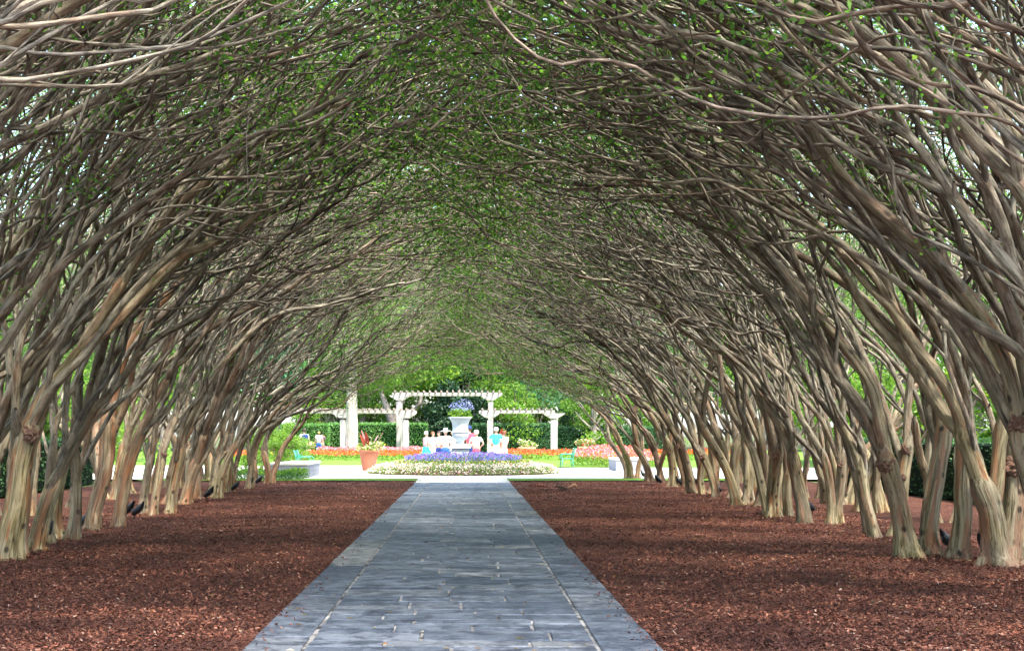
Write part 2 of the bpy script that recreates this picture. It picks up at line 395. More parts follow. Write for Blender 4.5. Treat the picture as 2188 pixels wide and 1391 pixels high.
# ------------------------------------------------------------------ crape myrtles
def env(ax):      # lowest height of the vault over distance from the path's centre
    return np.interp(ax, [0, 1.5, 3, 4.4, 5.2, 6, 9], [3.9, 3.6, 3.05, 2.35, 1.6, 0, 0])
class Branch: pass
def norm(v):
    l = math.sqrt(v[0]*v[0]+v[1]*v[1]+v[2]*v[2])+1e-9; return (v[0]/l, v[1]/l, v[2]/l)
STEP = .17
def grow(p, d, r, L, yaw, s, outw, gen, out, tips, maxlen):
    P = [p]; Rr = [r]; ln = 0; nf = rng.uniform(.5, 1.4); kink = (0,0,0); nk = 0
    ztop = 4.4+3.4*L
    end = rng.uniform(-1.5, .35)
    while ln < maxlen:
        x, y, z = p
        if outw: e = max(R(40), R(84)-z*R(5)); az = s
        else:
            if y > 40:
                q = min(1, max(0, (z-.9)/2.4)); ee = 18+22*L; e = R(ee+(70-ee)*(1-q)**1.4)
            else:
                q = min(1, max(0, (z-1.2)/(3.2+2.6*L))); ee = 21+11*L; e = R(70*(1-q)**.85+ee*q)
            if z > ztop+.9: e = R(12)
            az = -s
            if z < env(abs(x-PC))+.2*L: e = max(e, R(52))
            if abs(x-PC) < 1.4: e += R(rng.uniform(-25, 30))
        if ln >= nk:
            a = .56 if r < .025 else (.36 if r < .055 else .2)
            kink = (rng.gauss(0, a), rng.gauss(0, a), rng.gauss(0, a)); nk = ln+rng.uniform(.17, .5)
        ce = math.cos(e)
        t = (az*ce*math.cos(yaw)+kink[0], ce*math.sin(yaw)+kink[1], math.sin(e)+kink[2])
        k = .24 if r > .03 else .3
        d = norm((d[0]*(1-k)+t[0]*k, d[1]*(1-k)+t[1]*k, d[2]*(1-k)+t[2]*k))
        S_ = STEP if r > .02 else .2
        p = (x+d[0]*S_, y+d[1]*S_, max(z+d[2]*S_, .2)); ln += S_
        r *= .989 if r > .02 else .988
        P.append(p); Rr.append(r)
        if r < .0075: break
        if not outw and s*(p[0]-PC) < end: break
        if outw and p[2] > 7.6: break
        if p[2] > 7.8: break
        if ln >= nf and r > .0145 and gen < 4:
            ra = rng.uniform(.5, .8); ax = (rng.gauss(0, 1), rng.gauss(0, 1), rng.gauss(0, .8))
            dt = ax[0]*d[0]+ax[1]*d[1]+ax[2]*d[2]; ax = norm((ax[0]-dt*d[0], ax[1]-dt*d[1], ax[2]-dt*d[2]))
            g = rng.uniform(.25, .6)
            cd = norm((d[0]+ax[0]*g, d[1]+ax[1]*g, d[2]+ax[2]*g))
            d = norm((d[0]-ax[0]*g*.6, d[1]-ax[1]*g*.6, d[2]-ax[2]*g*.6))
            grow(p, cd, r*ra, min(1.1, max(0, L+rng.gauss(0, .22))), yaw+rng.gauss(0, .45), s, outw, gen+1, out, tips, maxlen-ln)
            if rng.random() < .22 and r > .02:
                e_ = rng.uniform(.06, .2); b_ = norm((d[0]-ax[0]*1.2, d[1]-ax[1]*1.2, d[2]-ax[2]*1.2))
                out.append(([p, (p[0]+b_[0]*e_*.6, p[1]+b_[1]*e_*.6, p[2]+b_[2]*e_*.6), (p[0]+b_[0]*e_, p[1]+b_[1]*e_, p[2]+b_[2]*e_)], [r*.6, r*.45, r*.3], gen))
            Rr[-1] = r*1.12; r *= math.sqrt(max(.55, 1-.62*ra*ra))
            nf = ln+(rng.uniform(1.3, 2.5) if r > .03 else rng.uniform(.5, 1.3))
    Rr[-1] *= .5
    out.append((P, Rr, gen)); tips.append((p, d, r))

SPR_SHARE = .08
def crown_mesh(seed):
    """leafy top of one tree in local coordinates: -x is towards the path"""
    g = np.random.default_rng(seed); C = []; tb = Tubes()
    for i in range(340):
        x = g.uniform(-7.2, 4.6); y = g.uniform(-2.6, 2.6)
        dome = 8.9-.055*(x+1.0)**2
        z = dome-abs(g.normal(0, .55))-g.random()*.6
        if x < -5.2 and g.random() < .33: z = g.uniform(4.7, 6.6)
        if x > 2.2: z = g.uniform(3.6, 7.8)
        c = np.array((x, y, z)); n = int(g.uniform(20, 50))
        C.append(c+g.normal(size=(n, 3))*np.array((.34, .34, .22)))
        if i % 2 == 0:
            b = c+np.array((g.uniform(.5, 1.1), g.normal(0, .3), -g.uniform(.25, .7))); mid = (b+c)/2+g.normal(size=3)*.09
            tb.add([b, mid, c, c+g.normal(size=3)*.2], [.011, .008, .005, .003], 4)
    C = np.concatenate(C); LV = leaf_arrays(C, g.uniform(.05, .085, len(C)), .6, .25)
    TV = np.concatenate(tb.V); TF = np.concatenate(tb.F)
    V = np.concatenate([LV, TV]); Fa = np.concatenate([quads(len(C)), TF+len(LV)])
    return npmesh('crown', V, Fa, [M['leaf'], M['limb']], mi=np.concatenate([np.zeros(len(C)), np.ones(len(TF))]),
                  bark=np.concatenate([np.zeros((len(LV), 3)), np.concatenate(tb.B)]))
CROWNS = [crown_mesh(100+i) for i in range(6)]
def burl_mesh(seed):
    g = random.Random(seed); bm = bmesh.new()
    bmesh.ops.create_icosphere(bm, subdivisions=4, radius=1)
    cs = [Vector((g.gauss(0,1), g.gauss(0,1), g.gauss(0,1))).normalized() for _ in range(90)]; hs = [g.uniform(.1, .5) for _ in cs]
    for v in bm.verts:
        n = v.co.normalized(); dd, kk = min(((n-c).length, k) for k, c in enumerate(cs))
        v.co = n*(.6+hs[kk]*math.sqrt(max(0, 1-(dd*3.6)**2))+g.uniform(-.05, .05))
    me = bpy.data.meshes.new('burl'); bm.to_mesh(me); bm.free(); me.materials.append(M['burl'])
    return me
BURLS = [burl_mesh(i) for i in range(4)]
TREES = []
nleafsum = 0
def crape(bx, by, s, row, label, group, ntr, sz=1.0, burls=0, red=False, crown=True):
    tr = empty('crape_myrtle', (bx, by, 0)); tag(tr, label, 'tree', group)
    o = (bx, by, 0); a0 = rng.random()*6.28; sprig = []
    bm_ = M['bark_red'] if red else M['bark']
    for t in range(ntr):
        a = a0+t*2*math.pi/ntr+rng.uniform(-.4, .4); ro = rng.uniform(.14, .38)*sz
        p = (bx+ro*math.cos(a), by+ro*math.sin(a)*1.3, -.05)
        inw = rng.random() < (.8 if row == 1 else .45)
        tilt = rng.uniform(.08, .27); az = a if rng.random() < .6 else (math.pi if s > 0 else 0)+rng.gauss(0, .6)
        if row == 1 and math.cos(az)*s > 0: tilt *= .55
        d0 = norm((math.cos(az)*tilt, math.sin(az)*tilt, 1)); d = d0
        r0 = rng.uniform(.075, .118)*sz*(1.2 if ntr == 2 else 1)
        hb = rng.uniform(.75, 1.75); P = [p]; Rr = [r0*1.5]; z = 0; kx = (0,0)
        while p[2] < hb:
            st = .07 if p[2] < .3 else .14
            if rng.random() < .3: kx = (rng.gauss(0, .09), rng.gauss(0, .09))
            d = norm((d[0]+kx[0]*.6-(s*.02 if inw else -s*.012), d[1]+kx[1]*.6, d[2])) if p[2] > .25 else d
            p = (p[0]+d[0]*st, p[1]+d[1]*st, p[2]+d[2]*st); P.append(p)
            Rr.append(r0*(1+.42*math.exp(-max(0, p[2])/.12))*(1-.06*p[2])*(1+rng.uniform(-.04, .04)))
        Rr[-1] *= 1.04; Rr[-2] *= 1.05; rl = Rr[-3]
        for kk, ff in ((.12, .86), (.24, .6), (.32, .3)): P.append((p[0]+d[0]*kk, p[1]+d[1]*kk, p[2]+d[2]*kk)); Rr.append(rl*ff)
        tb = Tubes(); tb.add(P, Rr, 24, np.array([.085+.2*math.exp(-max(0, a_[2])/.18) for a_ in P]))
        to = link('trunk', tb.mesh('trunk', bm_, o), tr)
        nl = rng.choice([2, 2, 3] if row == 1 else [1, 2, 2])
        for l in range(nl):
            ai = rng.random()*6.28; sp = rng.uniform(.15, .5)
            ld = norm((d[0]+math.cos(ai)*sp, d[1]+math.sin(ai)*sp, d[2]))
            outw = rng.random() < (.12 if row == 1 else .5)
            L = rng.random()**1.05*(1 if by < 41 else .6) if row == 1 else rng.uniform(.6, 1.1)
            if outw: ld = norm((ld[0]+s*.3, ld[1], ld[2]))
            br = []; tips = []
            r1 = rl*rng.uniform(.42, .62)*(1.15 if nl == 2 else 1)*(1 if row == 1 else .85)
            if l == 0: r1 = rl*.74; ld = norm((d[0]+(ld[0]-d[0])*.4, d[1]+(ld[1]-d[1])*.4, d[2]))
            kb = -.3 if l else -.15; st = (p[0]+d[0]*kb, p[1]+d[1]*kb, p[2]+d[2]*kb)
            grow(st, ld, r1, L, rng.gauss(0, .4), s, outw, 0, br, tips, 10.5)
            tb = Tubes()
            for (bp, brr, gen) in br:
                k = 8 if brr[0] > .045 else (5 if brr[0] > .02 else (4 if brr[0] > .013 else 3))
                tb.add(bp, brr, k, .07 if k >= 5 else 0)
                for q in bp[2::4]:
                    if q[2] > 2.4 and rng.random() < (SPR_SHARE if by < 41 else .2): sprig.append(q)
                if by > 38:
                    for q in bp[2::3]:
                        if abs(q[0]-PC) < 4.4 and q[2] < 5.4 and rng.random() < .34:
                            h_ = rng.uniform(.3, .85); a1 = (q[0]+rng.gauss(0, .12), q[1]+rng.gauss(0, .12), q[2]-h_*.4); a2 = (a1[0]+rng.gauss(0, .14), a1[1]+rng.gauss(0, .12), q[2]-h_)
                            tb.add([q, a1, a2], [.006, .005, .003], 3); sprig += [a1, a2]
            for (q, dd, rr) in tips:
                if rng.random() < .2: sprig.append(q)
            link('limb', tb.mesh('limb', M['limb'] if not (red and rng.random() < .6) else M['bark_red'], o), to)
        for bI in range(burls if t == 0 else 0):
            h = len(P)-4-bI*3
            if h > 2:
                ang = (math.pi/2+1.57)+rng.gauss(0, .5) if s > 0 else rng.gauss(0, .5)
                q = P[h]; b = link('burl', rng.choice(BURLS), to)
                k = Rr[h]*rng.uniform(.7, .95)
                b.scale = (k, k, k*rng.uniform(1.0, 1.6)); b.rotation_euler = (rng.random(), rng.random(), rng.random()*6)
                b.location = (q[0]-bx-s*Rr[h]*.4, q[1]-by-Rr[h]*.6, q[2])
    if sprig:
        C = np.concatenate([np.array(q)+nr.normal(size=(rng.randint(10, 26), 3))*np.array((.13, .13, .10)) for q in sprig])
        V = leaf_arrays(C, nr.uniform(.035, .06, len(C)), .6, .3)
        tag(link('foliage', npmesh('foliage', V-np.array(o), quads(len(C)), M['leaf']), tr), kind='stuff')
    if crown:
        c = link('crown', CROWNS[len(TREES) % 6], tr)
        # -x of the crown mesh faces the path
        k = rng.uniform(.92, 1.06)
        c.scale = (k*(1 if s > 0 else -1), k*(1 if len(TREES) % 2 else -1), k)
    TREES.append((bx, by)); return tr

ORD = ['first','second','third','fourth','fifth','sixth','seventh','eighth','ninth','tenth','eleventh','twelfth','thirteenth','fourteenth','fifteenth','sixteenth']
right_px = [(1352,1023),(1405,1030),(1452,1040),(1503,1054),(1562,1064),(1606,1079),(1662,1102),(1768,1116),(1885,1146),(2000,1188),(2137,1203)]
left_px = [(566,1033),(520,1043),(478,1052),(434,1063),(388,1076),(335,1096),(232,1130),(132,1152),(42,1180),(-12,1194)]
SIDE = {1: 'squirrel', -1: 'big terracotta pot'}
front = []
for s, lst in ((1, right_px), (-1, left_px)):
    L = [(at(px, gd(py)), gd(py)) for px, py in lst]
    L += [(s*rng.uniform(6.0, 6.5), d+rng.uniform(-.3, .3)) for d in ((14.6, 11.8, 8.8) if s > 0 else (15.2, 12.0, 9.0))]
    front.append((s, L))
FEAT = {(1,0): (3,1.0,0,True), (1,1): (3,1.1,0,True), (1,3): (3,1.1,1,False), (1,4): (3,1.0,1,False), (1,8): (3,1.05,2,False), (1,7): (3,1.05,1,False), (1,9): (3,1.1,1,False), (1,10): (2,1.1,2,False),
        (-1,6): (2,1.2,0,True), (-1,5): (3,1,1,False), (-1,7): (3,1,0,False), (-1,0): (3,1.0,0,True)}
for s, L in front:
    for i, (x, d) in enumerate(L):
        n, sz, bu, red = FEAT.get((s, i), (rng.choice([3,3,4]), rng.uniform(.92, 1.1), 1 if rng.random() < .25 else 0, rng.random() < .1))
        lab = f'crape myrtle in the front row on the {SIDE[s]} side, {ORD[i]} from the plaza'
        if d < 20.5: sz *= 1.22
        crape(x, d, s, 1, lab, 'crape myrtles lining the path', n, sz, bu, red)
def copy_tree(src):
    c = src.copy(); col.objects.link(c)
    for ch in src.children:
        a = ch.copy(); col.objects.link(a); a.parent = c
        for g in ch.children:
            b = g.copy(); col.objects.link(b); b.parent = a
    return c
protos = []
for s in (1, -1):
    d = 49.2 if s > 0 else 48.0; i = 0
    while d > 8:
        lab = f'crape myrtle in the second row on the {SIDE[s]} side, {ORD[i]} from the plaza'; grp = f'second row of crape myrtles, {SIDE[s]} side'
        x = s*rng.uniform(8.0, 9.0)
        if len(protos) < 7: protos.append(crape(x, d, s, 2, lab, grp, rng.choice([3,4,4]), rng.uniform(.85, 1.0), 0, False))
        else:
            t = copy_tree(protos[(i*3+(s > 0)) % 7]); t.location = (x, d, 0); t.scale = (s, 1 if i % 2 else -1, 1); t['label'] = lab; t['group'] = grp
        d -= rng.uniform(3.0, 3.7); i += 1

# ------------------------------------------------------------------ uplights at the tree feet
def uplight_parts():
    # a bullet housing along +x tilted up, with an angled hood, knuckle and stake
    ax = Vector((math.cos(R(38)), 0, math.sin(R(38)))); nn = 14
    def ring(t, r, cut=0):
        u = Vector((-ax.z, 0, ax.x)); v = Vector((0, 1, 0)); out = []
        for k in range(nn):
            a = 2*math.pi*k/nn; out.append(Vector((-.16, 0, .20))+ax*(t+cut*(math.cos(a)))+(u*math.cos(a)+v*math.sin(a))*r)
        return out
    def loft(rs):
        mb = MB(); vs = [p for r_ in rs for p in r_]
        fs = [(i*nn+k, i*nn+(k+1)%nn, (i+1)*nn+(k+1)%nn, (i+1)*nn+k) for i in range(len(rs)-1) for k in range(nn)]
        return mb.add(vs, fs)
    a = loft([ring(0,.01), ring(.005,.05), ring(.06,.075), ring(.17,.088), ring(.24,.09)])
    b = loft([ring(.2,.092), ring(.24,.095), ring(.36,.096,.11), ring(.352,.088,.11), ring(.25,.086)])
    c = loft([ring(.245,.085), ring(.247,.002)])
    st = MB().tube([(-.10,0,-.05),(-.10,0,.22)], .014, 8).tube([(-.10,-.03,.20),(-.10,.03,.20)], .028, 10)
    return [('housing', a, 'black'), ('hood', b, 'black'), ('lens', c, 'lens'), ('stake', st, 'black')]
UP = None
def uplight(x, y, rz, label, k=1.0):
    global UP
    r = empty('uplight', (x, y, -.05), rz); r.scale = (k, k, k); tag(r, label, 'spotlight', 'uplights at the feet of the crape myrtles')
    if UP is None:
        UP = []
        for n_, mb, m in uplight_parts(): UP.append(mb.build(n_, M[m], r, n_ in ('housing', 'hood')))
    else:
        for p in UP: c = p.copy(); col.objects.link(c); c.parent = r
for s, lst in ((-1, [(92,1160),(178,1128),(268,1106),(288,1108),(440,1068),(497,1052),(527,1043),(548,1037)]),
               (1, [(1380,1024),(1394,1027),(1412,1036),(1457,1040),(1490,1038),(1538,1056),(1735,1098),(2032,1182),(2112,1192)])):
    for i, (px, py) in enumerate(lst):
        d = gd(py); x = at(px, d); n_ = len(lst)-1-i if s < 0 else i
        x -= s*.12
        uplight(x, d-.25, (0 if s < 0 else math.pi)+rng.uniform(-.3, .3), f'black uplight, {ORD[n_]} from the plaza along the {SIDE[s]} side trees', .72)
# spotlight strapped to a limb high up
sp = empty('tree_spotlight', (at(2050, 13.0), 13.0, hz(135, 13.0))); tag(sp, 'small black spotlight fixed up among the limbs on the squirrel side', 'spotlight')
MB().tube([(-.06,0,-.10),(-.045,0,-.06),(.03,0,.08),(.045,0,.11)], [.045,.048,.05,.03], 12).build('housing', M['black'], sp, True)
MB().tube([(.03,0,.09),(.12,.02,.16),(.30,.05,.22)], .012, 6).build('bracket', M['black'], sp)

# ------------------------------------------------------------------ generic vegetation
def hedge(name, x0, x1, y0, y1, h, label, mat, n, ls, group=None, z0=0):
    o = empty(name, ((x0+x1)/2, (y0+y1)/2, z0)); tag(o, label, 'hedge', group)
    X, Y = (x1-x0)/2, (y1-y0)/2
    i_ = ls*.8
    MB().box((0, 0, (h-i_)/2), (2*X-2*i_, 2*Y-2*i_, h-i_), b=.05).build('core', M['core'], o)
    A = np.array([2*X*h, 2*X*h, 2*Y*h, 2*Y*h, 4*X*Y]); f = nr.choice(5, n, p=A/A.sum())
    u, v = nr.uniform(-1, 1, n), nr.random(n); jit = nr.normal(0, ls*.35, n)-.2*ls
    C = np.zeros((n, 3))
    for k in range(5):
        m = f == k
        if k == 0: C[m] = np.stack([u[m]*X, -Y-jit[m]*0+jit[m]*-1, v[m]*h], -1)
        if k == 1: C[m] = np.stack([u[m]*X, Y+jit[m], v[m]*h], -1)
        if k == 2: C[m] = np.stack([-X-jit[m], u[m]*Y, v[m]*h], -1)
        if k == 3: C[m] = np.stack([X+jit[m], u[m]*Y, v[m]*h], -1)
        if k == 4: C[m] = np.stack([u[m]*X, (v[m]*2-1)*Y, h+jit[m]], -1)
    link('foliage', npmesh('foliage', leaf_arrays(C, nr.uniform(.6, 1.2, n)*ls, .65), quads(n), mat), o)
    return o
def blob_points(n, lobes):
    per = max(1, n//len(lobes)); out = []
    for (c, r) in lobes:
        d = nr.normal(size=(per, 3)); d /= np.linalg.norm(d, axis=1)[:, None]
        k = (.55+.45*nr.random(per)**.5)*(1+.18*np.sin(d[:,0]*5+c[0])*np.sin(d[:,2]*6+c[1]))
        out.append(np.array(c)+d*np.array(r)*k[:, None])
    return np.concatenate(out)
def tree_meshes(seed, H, spread, n, ls, mat, bark, low=.3, nl=16):
    g = random.Random(seed); lobes = []
    for i in range(nl):
        a = g.random()*6.28; z = H*(low+.1+(1-low-.18)*g.random()); rr = spread*(1-.55*abs((z/H-low)/(1-low)-.4))*g.uniform(.25, .85)
        k = spread*g.uniform(.25, .42); lobes.append(((math.cos(a)*rr, math.sin(a)*rr, z), (k, k, k*.7)))
    C = blob_points(n, lobes)
    cr = npmesh('crown', leaf_arrays(C, nr.uniform(.6, 1.3, len(C))*ls, .6, .2), quads(len(C)), mat)
    tb = Tubes(); rt = H*.022+.06
    tb.add([(0,0,-.1),(.05,0,H*.12),(-.05,.05,H*.3),(.1,0,H*.5),(.05,.1,H*.75)], [rt*1.4, rt, rt*.9, rt*.6, rt*.25], 10, .06)
    for (c, r_) in lobes[:9]:
        h0 = H*g.uniform(.2, .45); m_ = ((c[0])*.45+g.gauss(0,.2), c[1]*.45+g.gauss(0,.2), (h0+c[2])*.5-.1*H*.1)
        tb.add([(0,0,h0), m_, c], [rt*.55, rt*.4, rt*.12], 6)
    return cr, tb.mesh('trunk', bark, (0,0,0))
def place_tree(name, ms, x, y, sc, rz, label, cat='tree', group=None, sz=None):
    o = empty(name, (x, y, 0), rz); o.scale = (sc, sc, sz or sc); tag(o, label, cat, group)
    link('crown', ms[0], o); link('trunk', ms[1], o); return o
SHR = [tree_meshes(40+i, 3.4, 1.7, 5200, .13, M['leaf_lit'], M['oak'], .05, 14) for i in range(3)]
SID = [tree_meshes(50+i, 9, 3.4, 9000, .2, [M['leaf_lit'], M['leaf_mid'], M['leaf_lit']][i], M['oak'], .22, 20) for i in range(3)]
BGT = [tree_meshes(60+i, 15, 6, 14000, .36, [M['leaf_mid'], M['leaf_blue'], M['leaf_lit']][i], M['oak'], .2, 26) for i in range(3)]
EVG = [tree_meshes(70+i, 6.5, 2.8, 9000, .22, M['leaf_dark'], M['oak'], .02, 20) for i in range(2)]
# long clipped hedges outside the rows and shrubs and trees behind them
hedge('clipped_hedge', 11.6, 13.0, 6, 46, 1.45, 'long dark clipped hedge behind the tree rows on the squirrel side', M['leaf_hedge_dark'], 15000, .085)
hedge('clipped_hedge', -13.0, -11.6, 6, 44, 1.45, 'long dark clipped hedge behind the tree rows on the big terracotta pot side', M['leaf_hedge_dark'], 15000, .085)
for s in (1, -1):
    y = 60
    k = 0
    while y > 13:
        place_tree('lit_shrub', SHR[k % 3], s*rng.uniform(14.2, 15.6), y, rng.uniform(.85, 1.25), rng.random()*6, f'sunlit shrub behind the long hedge on the {SIDE[s]} side, {ORD[k]} from the plaza', 'shrub', f'shrubs behind the hedge, {SIDE[s]} side')
        y -= rng.uniform(3.0, 3.6); k += 1
    y = 84; k = 0
    while y > 15:
        place_tree('shade_tree', SID[k % 3], s*rng.uniform(18.5, 22), y, rng.uniform(.9, 1.3), rng.random()*6, f'tall leafy tree beyond hedge and shrubs, {SIDE[s]} side, {ORD[k]} from the far garden', 'tree', f'trees beyond the hedge, {SIDE[s]} side')
        y -= rng.uniform(5, 7); k += 1
# trees closing the view behind the garden
k = 0
for row, (Y, n, sp_) in enumerate(((122, 9, 8.5), (138, 9, 10), (158, 9, 12))):
    for i in range(n):
        x = (i-(n-1)/2)*sp_+rng.uniform(-2, 2)
        place_tree('background_tree', BGT[(k*2+row) % 3], x, Y+rng.uniform(-3, 3), rng.uniform(.85, 1.15)*(1, 1.3, 1.65)[row], rng.random()*6, f'{("mid green", "blue green", "bright green")[(k*2+row) % 3]} tree, {ORD[i]} from the pale trunk end, {ORD[row]} rank behind far hedge', 'tree', 'trees closing the view behind the garden'); k += 1
for i, (px, sc, lab) in enumerate(((935, 1.0, 'dark evergreen behind the urn, beside the gap in the far hedge'), (985, 1.1, 'dark evergreen rising right behind the tall urn'), (1235, .75, 'dark rounded evergreen behind the green garden chair on the lawn'), (1010, .8, 'dark evergreen behind the man in the red shirt'))):
    place_tree('evergreen', EVG[i % 2], at(px, 117), 117-i*.6, sc, i*1.7, lab)
for i, px in enumerate((1105, 1270, 660)):
    d = 114
    place_tree('small_tree', [SHR[1], SHR[2], SHR[0]][i], at(px, d), d, [1.7, 1.9, 1.5][i], i*2.1, ['yellow green small tree above the far hedge, past the white pergola post', 'feathery pale tree behind the low stone wall on the squirrel side', 'small tree above the far hedge behind the walking couple'][i])

for i in range(13):
    place_tree('screen_shrub', SHR[i % 3], -13.5+i*2.5+rng.uniform(-.4, .4), 119.5+rng.uniform(-1, 1), rng.uniform(1.3, 1.9), i*1.1, f'tall green shrub screening the gap over the far hedge, {ORD[i]} from the pale trunk end', 'shrub', 'shrubs behind the far hedge')
# ------------------------------------------------------------------ far hedges
HD = 112
def fh(px0, px1, py, lab, mat, dd=HD, n=9000): hedge('garden_hedge', at(px0, dd), at(px1, dd), dd, dd+1.4, hz(py, dd), lab, mat, n, .13)
fh(600, 700, 907, 'clipped green hedge behind the couple, lower section of the far hedge', M['leaf_hedge'], HD-2.5)
fh(700, 911, 905, 'clipped green hedge behind the pale tree trunk and pergola posts', M['leaf_hedge'], HD, 14000)
fh(1010, 1180, 906, 'clipped dark green hedge right of the gap behind the urn and people', M['leaf_hedge_dark'], HD, 12000)
fh(1192, 1420, 912, 'clipped dark green hedge behind the lone white post and stone wall', M['leaf_hedge_dark'], HD+2, 14000)

# ------------------------------------------------------------------ pergolas
def pergola(pd, px0, px1, pxs, ztop, label, dep=2.6, span=.44):
    xs = [at(p, pd) for p in pxs]; a, b = at(px0, pd), at(px1, pd); cx = (a+b)/2
    o = empty('pergola', (cx, pd, 0)); tag(o, label, 'pergola')
    for yy in (0, dep):
        for x in xs:
            p = MB().box((x-cx, yy, (ztop-.75)/2), (.34, .34, ztop-.75), b=.03).build('post', M['white'], o)
            mb = MB(); z = ztop-.75
            prof = [(.22, .12), (.36, .2), (.6, .34), (.74, .46)]
            V = []; Fs = []
            for (q, zz) in prof: V += [(x-cx-q, yy-.26, z+zz), (x-cx+q, yy-.26, z+zz), (x-cx+q, yy+.26, z+zz), (x-cx-q, yy+.26, z+zz)]
            for k in range(3):
                for i in range(4): Fs.append((k*4+i, k*4+(i+1)%4, k*4+4+(i+1)%4, k*4+4+i))
            Fs += [(3,2,1,0), (12,13,14,15)]
            mb.add(V, Fs).build('bracket', M['white'], p)
        MB().box((0, yy, ztop-.18), (b-a, .16, .2), b=.01).build('beam', M['white'], o)
    n = int((b-a)/span); me = None
    for i in range(n):
        x = a+(i+.5)*(b-a)/n-cx
        if me is None:
            r = MB().box((0, dep/2, 0), (.10, dep+1.3, .17), b=.01).build('rafter', M['rafter'], o); me = r.data
        else: r = link('rafter', me, o)
        r.location = (x, 0, ztop+.0)
    return o
pergola(104, 600, 888, [732, 866], 3.42, 'low white pergola with rafters, passing behind the pale tree trunk')
pergola(108, 838, 1073, [852, 1049], 4.85, 'tall white pergola rising behind the tall urn')
pergola(104, 1024, 1185, [1047, 1186], 3.42, 'low white pergola ending at the lone white post before the dark hedge')

# ------------------------------------------------------------------ garden trees
def tubes_tree(name, d, trunk, limbs, mat, label, crown=None):
    """trunk/limbs as pixel polylines at distance d: [(px,py,width_px,dy)...]"""
    bx = at(trunk[0][0], d); o = empty(name, (bx, d, 0)); tag(o, label, 'tree')
    def tb(pl, k):
        t = Tubes(); P = np.array([(at(a[0], d)-bx, a[3] if len(a) > 3 else 0, hz(a[1], d)) for a in pl]); r = np.array([a[2]/2/F*d for a in pl])
        tt = np.linspace(0, len(P)-1, (len(P)-1)*4+1); P = np.stack([np.interp(tt, range(len(P)), P[:, i]) for i in range(3)], -1); r = np.interp(tt, range(len(r)), r)
        t.add(P, r, k, .08); return t
    to = link('trunk', tb(trunk, 16).mesh('trunk', mat, (0,0,0)), o)
    for l in limbs: link('limb', tb(l, 10).mesh('limb', mat, (0,0,0)), to)
    if crown:
        C = blob_points(crown[1], [((at(px, d)-bx, dy, hz(py, d)), (r*1.2, r, r*.7)) for px, py, dy, r in crown[0]])
        link('crown', npmesh('crown', leaf_arrays(C, nr.uniform(.6, 1.3, len(C))*crown[2], .6, .2), quads(len(C)), crown[3]), o)
    return o
tubes_tree('pale_tree', 96, [(753,976,30),(752,950,27),(752,900,26),(751,850,24),(750,790,22),(752,700,17)], [[(751,770,12),(770,730,10,.5),(800,690,6,1)],[(751,750,12),(725,710,9,-.5),(700,660,6,-1)]], M['pale_bark'],
           'large tree with a pale sunlit trunk standing before the low pergola', ([(750,700,0,2.6),(700,690,-1,2.4),(800,690,1,2.4),(760,640,0,2.8),(690,790,1.5,1.2),(815,800,1.5,1.2)], 9000, .22, M['leaf_lit']))
tubes_tree('spreading_oak', 116, [(842,975,30),(840,920,26),(838,902,24)], [[(838,905,20),(826,870,15),(815,840,11),(818,800,8)],[(838,905,20),(850,880,15),(862,850,12),(866,815,8)],[(845,915,15),(820,925,14,-2),(795,938,10,-4)],[(855,885,15),(885,880,11,-2),(900,865,8,-3),(903,845,6,-3)]], M['oak'],
           'gnarled spreading oak with forked grey limbs behind the far hedge', ([(830,800,0,2.4),(870,790,1,2.4),(790,800,1,2.2),(905,790,0,2.2),(850,750,0,3)], 10000, .22, M['leaf_lit']))
tubes_tree('grey_tree', 118, [(772,975,14),(773,920,13),(775,880,12),(772,840,10),(768,800,8)], [[(774,880,8),(790,850,6),(800,820,5)]], M['oak'], 'slim grey trunked tree just beside the pale trunk, behind the hedge', ([(775,790,0,2),(795,800,0,1.6)], 4000, .2, M['leaf_mid']))
tubes_tree('multi_stem_tree', 118, [(703,975,12),(703,920,11),(702,905,10)], [[(702,912,7),(694,885,6),(690,860,5)],[(702,912,7),(706,880,6),(703,855,5)],[(702,912,7),(714,888,5),(722,865,4)],[(703,912,5),(680,890,4),(670,870,3)]], M['oak'], 'small tree with several slim stems above the hedge behind the couple', ([(700,840,0,2.0),(670,850,0,1.8),(725,835,0,1.8)], 5000, .2, M['leaf_mid']))

# ------------------------------------------------------------------ flower beds
def bed(name, pts, hfun, label, mats, mixp, ls, parent=None):
    """pts: (n,2) ground points; hfun(x,y) height of foliage top"""
    n = len(pts); h = hfun(pts[:,0], pts[:,1]); t = nr.random(n)**.55
    mi = nr.choice(len(mats), n, p=mixp); 
    z = np.where(mi == 0, h*t, h*(.78+.3*nr.random(n)))
    C = np.stack([pts[:,0], pts[:,1], z], -1); o0 = C.mean(0)*np.array((1,1,0))
    o = link(name, npmesh(name, leaf_arrays(C-o0, nr.uniform(.6, 1.3, n)*ls, .75), quads(n), mats, mi=mi), None, tuple(o0))
    return tag(o, label, 'flowers', kind='stuff')
BX, BY = at(990, 57.2), 57.2
def disc(n, r0, r1):
    a = nr.uniform(0, 2*math.pi, n); r = np.sqrt(nr.uniform(r0*r0, r1*r1, n)); return np.stack([BX+r*np.cos(a), BY+r*np.sin(a)], -1)
def dr(x, y): return np.hypot(x-BX, y-BY)
tag(MB().lathe([(3.9,.0),(3.85,.05),(3.0,.16),(1.5,.3),(.6,.34),(.0,.34)], (BX, BY, 0), 48).build('round_bed', M['soil'], None, True), kind='structure')
